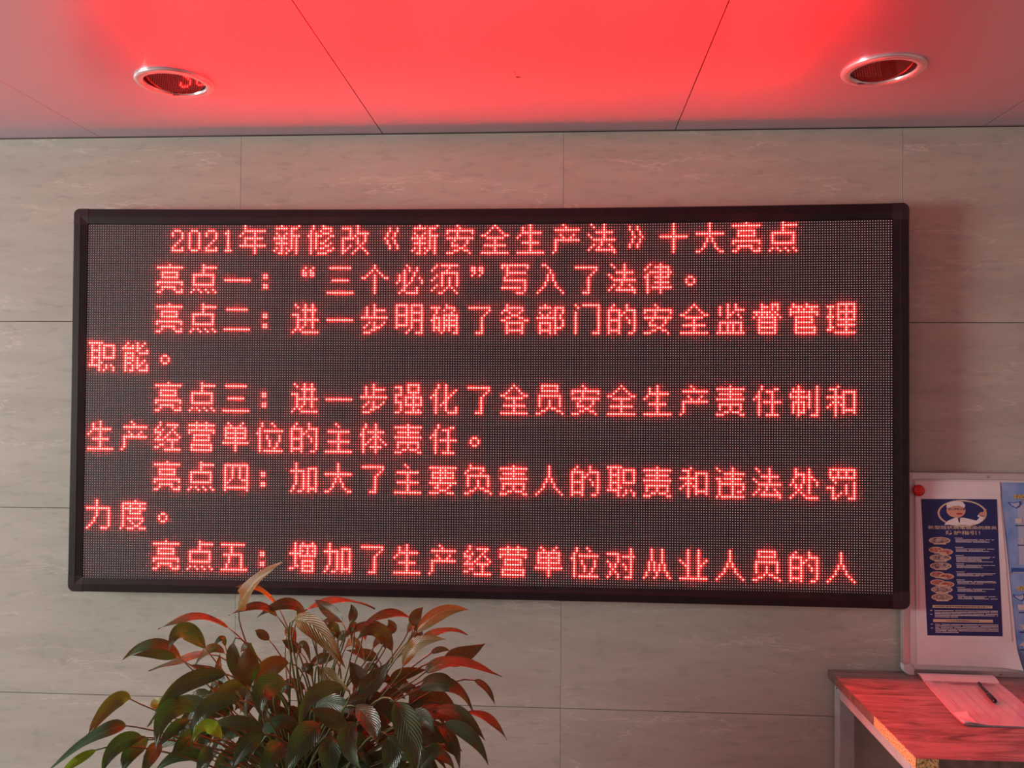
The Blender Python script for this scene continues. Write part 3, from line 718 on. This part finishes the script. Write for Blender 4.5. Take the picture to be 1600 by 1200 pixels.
for j in range(7):
    t = -.0+j/6; yy_ = -.060-.040*t; zz = .0135*math.sin(math.pi*min(1, .35+.62*t))
    R.append([(1.296+.212*s+.004*t, yy_-.003*s, TAB+zz+.0015) for s in np.linspace(0, 1, 13)])
build('top_flap', MB().rings(R, closed=False), M['paper'], doc, smooth=True)
mb = MB()
for s in (.10, .14, .28, .40, .52, .64, .78, .90):
    for j in range(12):
        t0, t1 = .12+j*.06, .12+(j+1)*.06
        mb.poly([dp(s, t0, lift(s,t0)+.0036), dp(s+.004, t0, lift(s,t0)+.0036), dp(s+.004, t1, lift(s,t1)+.0036), dp(s, t1, lift(s,t1)+.0036)])
for s0, s1, t in ((.1,.22,.05),(.26,.62,.045),(.30,.90,.075),(.64,.80,.05)):
    mb.poly([dp(s0, t, .0066), dp(s1, t, .0066), dp(s1, t+.016, .0066), dp(s0, t+.016, .0066)])
build('form_print', mb, M['line'], doc, kind='stuff')
fc = [tz(1490, 1118), tz(1511, 1117.5), tz(1514, 1124), tz(1526, 1134), tz(1505, 1134)]
fc = [Vector((p.x, p.y, TAB+.0075+.002*(k in (1, 2)))) for k, p in enumerate(fc)]
build('folded_corner', MB().rings([[p for p in fc], [p+Vector((0,0,.0004)) for p in fc]]), M['paper'], doc, label='turned up white paper corner')
pa, pb = tz(1529, 1074), tz(1555, 1103)
pa = Vector((pa.x, pa.y, TAB+.0115)); pb = Vector((pb.x, pb.y, TAB+.0115)); dv = pb-pa
pen = thing('pen', (pa.x, pa.y, TAB+.005), 'black ballpoint pen lying across the form on the desk', 'pen')
def along(ts): return [pa+dv*t for t in ts]
build('barrel', MB().tube(along((0, .03, .30, .52, .60)), (.0038, .0046, .0048, .0050, .0054), 12), M['pen'], pen, smooth=True)
build('grip', MB().tube(along((.60, .66, .80, .93, .98, 1.0)), (.0056, .0066, .0068, .0066, .0058, .0036), 12), M['pen'], pen, smooth=True)
cm = pa+dv*.2+Vector((0,0,.006)); ce = pa+dv*.02+Vector((0,0,.0055))
build('clip', MB().tube([ce, cm], .0012, 6), M['pen'], pen)

# ------------------------------------------------------------------ peace lily
PY = -.52
crown = at(480, 1290, PY); crown.z = .52
pot_c = (crown.x, crown.y, 0)
plant = thing('potted_plant', pot_c, 'leafy green potted peace lily with drooping pointed leaves standing below the LED sign', 'plant')
build('pot', MB().lathe([(.001,0),(.125,0),(.135,.01),(.165,.30),(.185,.52),(.195,.53),(.195,.55),(.180,.55),(.172,.50),(.001,.50)], pot_c, 40), M['pot'], plant, smooth=True)
build('soil', MB().lathe([(.176,.505),(.12,.52),(.06,.527),(.001,.53)], pot_c, 28), M['soil'], plant, smooth=True)
def leaf(bx, by, cx_, cy_, tx, ty, vis, db=0.0, dt=0.0, kind='leaf', bright=0, stem=True, fold=.22):
    B = at(bx, by, PY+db); C = at(cx_, cy_, PY+(db+dt)/2); T = at(tx, ty, PY+dt)
    P0, P1, P2 = B, C*2-(B+T)*.5, T          # the curve passes through C
    Ln = (C-B).length+(T-C).length
    visw = vis*(CAM.y-(PY+db))/-F
    Wt = max(visw*.92, min(.27*Ln, .07)); c = min(1.0, visw/Wt); phi = math.acos(c)
    nL, us = 14, (-1, -.62, -.3, 0, .3, .62, 1)
    V = []; UV = []; ph = random.uniform(0, 6); tw = random.uniform(-1.0, 1.0)
    for i in range(nL+1):
        s = i/nL
        p = P0*(1-s)**2+P1*(2*s*(1-s))+P2*s*s
        tg = (P1-P0)*(2*(1-s))+(P2-P1)*(2*s)
        if tg.length < 1e-6: tg = T-B
        tg.normalize(); view = (p-CAM).normalized()
        w = tg.cross(view)
        if w.length < .05: w = Vector((0,0,1)).cross(tg)
        w.normalize()
        if i == 0: sg = 1 if w.z > 0 or abs(w.z) < .02 else -1
        w *= sg
        phs = max(0, min(1.35, phi+tw*(s-.4)))
        back = view-tg*view.dot(tg); back.normalize()
        wd = w*math.cos(phs)+back*math.sin(phs); nn = wd.cross(tg); nn.normalize()
        if nn.z < 0: nn = -nn
        f = (s+.012)**.72*(1-s)**1.12; f /= .318
        f = f*.93 if s < .9 else f*.8
        for u in us:
            off = fold*abs(u)**1.3*Wt*.5*f + .05*Wt*math.sin(9*s+ph+2.2*u)*abs(u)
            V.append(p+wd*(u*Wt*.5*f)+nn*off); UV.append((u*.5+.5, s))
    nn_ = len(us)
    Fc = [[i*nn_+j, i*nn_+j+1, (i+1)*nn_+j+1, (i+1)*nn_+j] for i in range(nL) for j in range(nn_-1)]
    raw('leaf', V, Fc, M[{'leaf':'leaf','olive':'leafl','fresh':'leafb'}[kind]], plant, uv=UV)
    if stem:
        a = random.uniform(0, 6.28); r = random.uniform(.01, .07)
        root = Vector((crown.x+r*math.cos(a), crown.y+r*math.sin(a), .518))
        d0 = (P0-P1).normalized()
        k1 = B+d0*(.30*(B-root).length*.5); k2 = root+Vector(((B.x-root.x)*.28, (B.y-root.y)*.28, (B.z-root.z)*.62))
        pts = []
        for q in range(11):
            t = q/10; pts.append(B*(1-t)**3+k1*(3*t*(1-t)**2)+k2*(3*t*t*(1-t))+root*t**3)
        build('stem', MB().tube(pts, [.0016+.0016*q/10 for q in range(11)], 6), M['stem'], plant, smooth=True)
LV = [
 (373,955,392,918,440,878,25,-.02,-.10,'olive'), (436,952,405,922,367,917,9,.05,.02,'olive'), (432,962,400,948,357,962,15,.0,-.02,'leaf'),
 (355,980,305,966,247,983,13,.02,0,'leaf'), (320,1012,285,985,263,1018,34,.0,-.08,'leaf'), (283,1030,238,1008,191,1032,22,0,-.03,'leaf'),
 (275,1028,245,1022,205,1024,20,-.05,-.10,'leaf'), (329,1023,285,1032,232,1049,13,.03,.05,'leaf'), (345,1050,318,1044,298,1039,10,0,0,'leaf'),
 (352,1010,345,998,328,1019,10,.04,.02,'leaf'), (364,1005,366,1038,380,1072,26,-.02,-.04,'leaf'), (392,1070,388,1040,392,1003,44,-.10,-.12,'leaf'),
 (352,1054,290,1068,241,1116,32,-.12,-.20,'leaf'), (338,1082,340,1052,344,1020,17,.03,.05,'olive'), (386,1070,350,1078,322,1118,24,-.10,-.16,'olive'),
 (446,1068,412,1078,409,1124,46,-.14,-.22,'leaf'), (450,1036,415,1048,389,1090,38,-.06,-.10,'olive'), (203,1092,172,1102,128,1164,30,-.10,-.16,'olive'),
 (196,1134,150,1150,76,1203,24,-.16,-.24,'leaf'), (150,1172,118,1190,92,1212,18,-.20,-.26,'fresh'), (222,1152,182,1166,158,1212,32,-.18,-.26,'leaf'),
 (232,1156,206,1174,188,1216,34,-.12,-.20,'leaf'), (302,1108,262,1112,243,1172,40,-.16,-.24,'leaf'), (296,1125,270,1140,248,1168,24,-.14,-.2,'leaf'),
 (374,1094,322,1108,300,1172,34,-.18,-.25,'leaf'), (346,1153,322,1134,299,1158,27,-.22,-.27,'fresh'), (410,1142,370,1128,322,1134,26,-.14,-.16,'leaf'),
 (312,1150,290,1156,266,1186,30,-.10,-.18,'leaf'), (412,1148,386,1164,360,1206,34,-.20,-.26,'leaf'), (326,1165,318,1190,306,1222,26,-.2,-.25,'leaf'),
 (248,1160,236,1182,220,1216,28,-.14,-.22,'leaf'), (243,1108,247,1098,268,1094,22,-.10,-.12,'fresh'),
 (478,962,445,944,400,966,20,.03,.0,'leaf'), (480,980,472,962,463,938,20,-.02,0,'olive'), (534,972,512,952,491,937,26,-.02,.02,'leaf'),
 (548,974,552,958,548,944,18,.03,.05,'leaf'), (480,952,535,940,586,952,9,.06,.04,'leaf'), (461,968,496,985,541,1046,40,-.15,-.24,'olive'),
 (468,966,500,976,524,1004,15,.0,-.02,'leaf'), (597,976,560,982,523,1003,16,.0,-.03,'leaf'), (642,966,603,960,566,978,15,.03,.0,'leaf'),
 (612,1016,588,984,556,1002,30,-.03,-.08,'leaf'), (646,978,650,962,662,948,24,.0,.03,'leaf'), (652,988,690,957,733,953,26,-.05,-.06,'olive'),
 (612,990,612,978,606,968,20,.03,.03,'leaf'), (655,1002,695,986,731,992,12,.02,.02,'leaf'), (630,1040,652,1006,698,999,26,-.06,-.10,'olive'),
 (693,1030,722,1024,759,1005,36,.10,.14,'leaf'), (665,1050,712,1036,784,1057,22,-.02,-.04,'leaf'), (660,1064,690,1058,712,1072,14,.0,.0,'leaf'),
 (742,1063,760,1076,774,1102,12,.02,.0,'leaf'), (655,1076,704,1072,739,1112,26,-.04,-.06,'leaf'), (680,1110,720,1117,759,1159,24,-.05,-.08,'leaf'),
 (730,1112,766,1126,792,1157,14,.02,.0,'leaf'), (682,1134,707,1158,718,1204,20,-.02,-.05,'leaf'), (695,1130,735,1150,763,1196,28,-.08,-.12,'leaf'),
 (537,1076,490,1086,466,1144,30,-.20,-.28,'leaf'), (503,1044,520,1062,548,1080,28,-.14,-.18,'olive'), (571,1078,560,1056,545,1032,34,-.04,-.02,'leaf'),
 (558,1082,584,1064,609,1032,38,-.08,-.05,'leaf'), (542,1140,514,1120,484,1108,34,-.16,-.18,'leaf'), (556,1104,580,1128,589,1164,38,-.14,-.22,'leaf'),
 (556,1130,543,1160,566,1206,38,-.24,-.30,'leaf'), (618,1098,640,1148,650,1216,50,-.20,-.28,'leaf'), (500,1132,470,1160,446,1212,50,-.18,-.26,'leaf'),
 (606,1150,612,1180,600,1222,40,-.16,-.2,'leaf'), (660,1192,690,1180,712,1208,14,-.08,-.1,'leaf'), (432,1080,445,1074,452,1092,24,-.1,-.12,'leaf'),
 (520,1150,515,1180,520,1226,44,-.14,-.2,'leaf'), (440,1160,425,1180,405,1222,40,-.12,-.2,'leaf'), (690,1165,672,1180,650,1214,26,-.1,-.14,'leaf'),
 (610,1060,635,1052,668,1046,24,.06,.08,'leaf'), (590,1030,570,1022,540,1016,22,.06,.06,'leaf'), (470,1020,455,1008,440,1000,20,.04,.04,'leaf'),
 (420,1000,408,990,398,985,18,.05,.05,'leaf'), (520,1030,500,1030,480,1046,22,.03,.03,'leaf'), (640,1120,655,1105,690,1096,30,.02,.03,'leaf'),
]
for a in LV: leaf(*a)
for k in range(95):             # inner leaves of the clump, seen between the outer ones
    bx = min(max(random.gauss(490, 95), 330), 640); by = random.uniform(1085, 1215); a = random.uniform(-1, 1)
    ln = random.uniform(65, 110); dx = max(-1.0, min(1.0, a*.7+(bx-490)/170))*ln
    d = random.uniform(-.08, .16)
    leaf(bx, by, bx+dx*.5, by-8, bx+dx, by+random.uniform(8, 55), random.uniform(24, 40), d, d+random.uniform(-.06, .03), 'leaf')

for k in range(30):             # small upper leaves between the tall ones
    bx = min(max(random.gauss(525, 95), 350), 690); by = random.uniform(985, 1095); ln = random.uniform(34, 62)
    dx = max(-1.0, min(1.0, random.uniform(-.8, .8)+(bx-515)/150))*ln
    d = random.uniform(-.02, .14)
    leaf(bx, by, bx+dx*.5, by-random.uniform(4, 14), bx+dx, by+random.uniform(-6, 34), random.uniform(12, 26), d, d+random.uniform(-.05, .03), 'leaf' if k % 4 else 'olive')
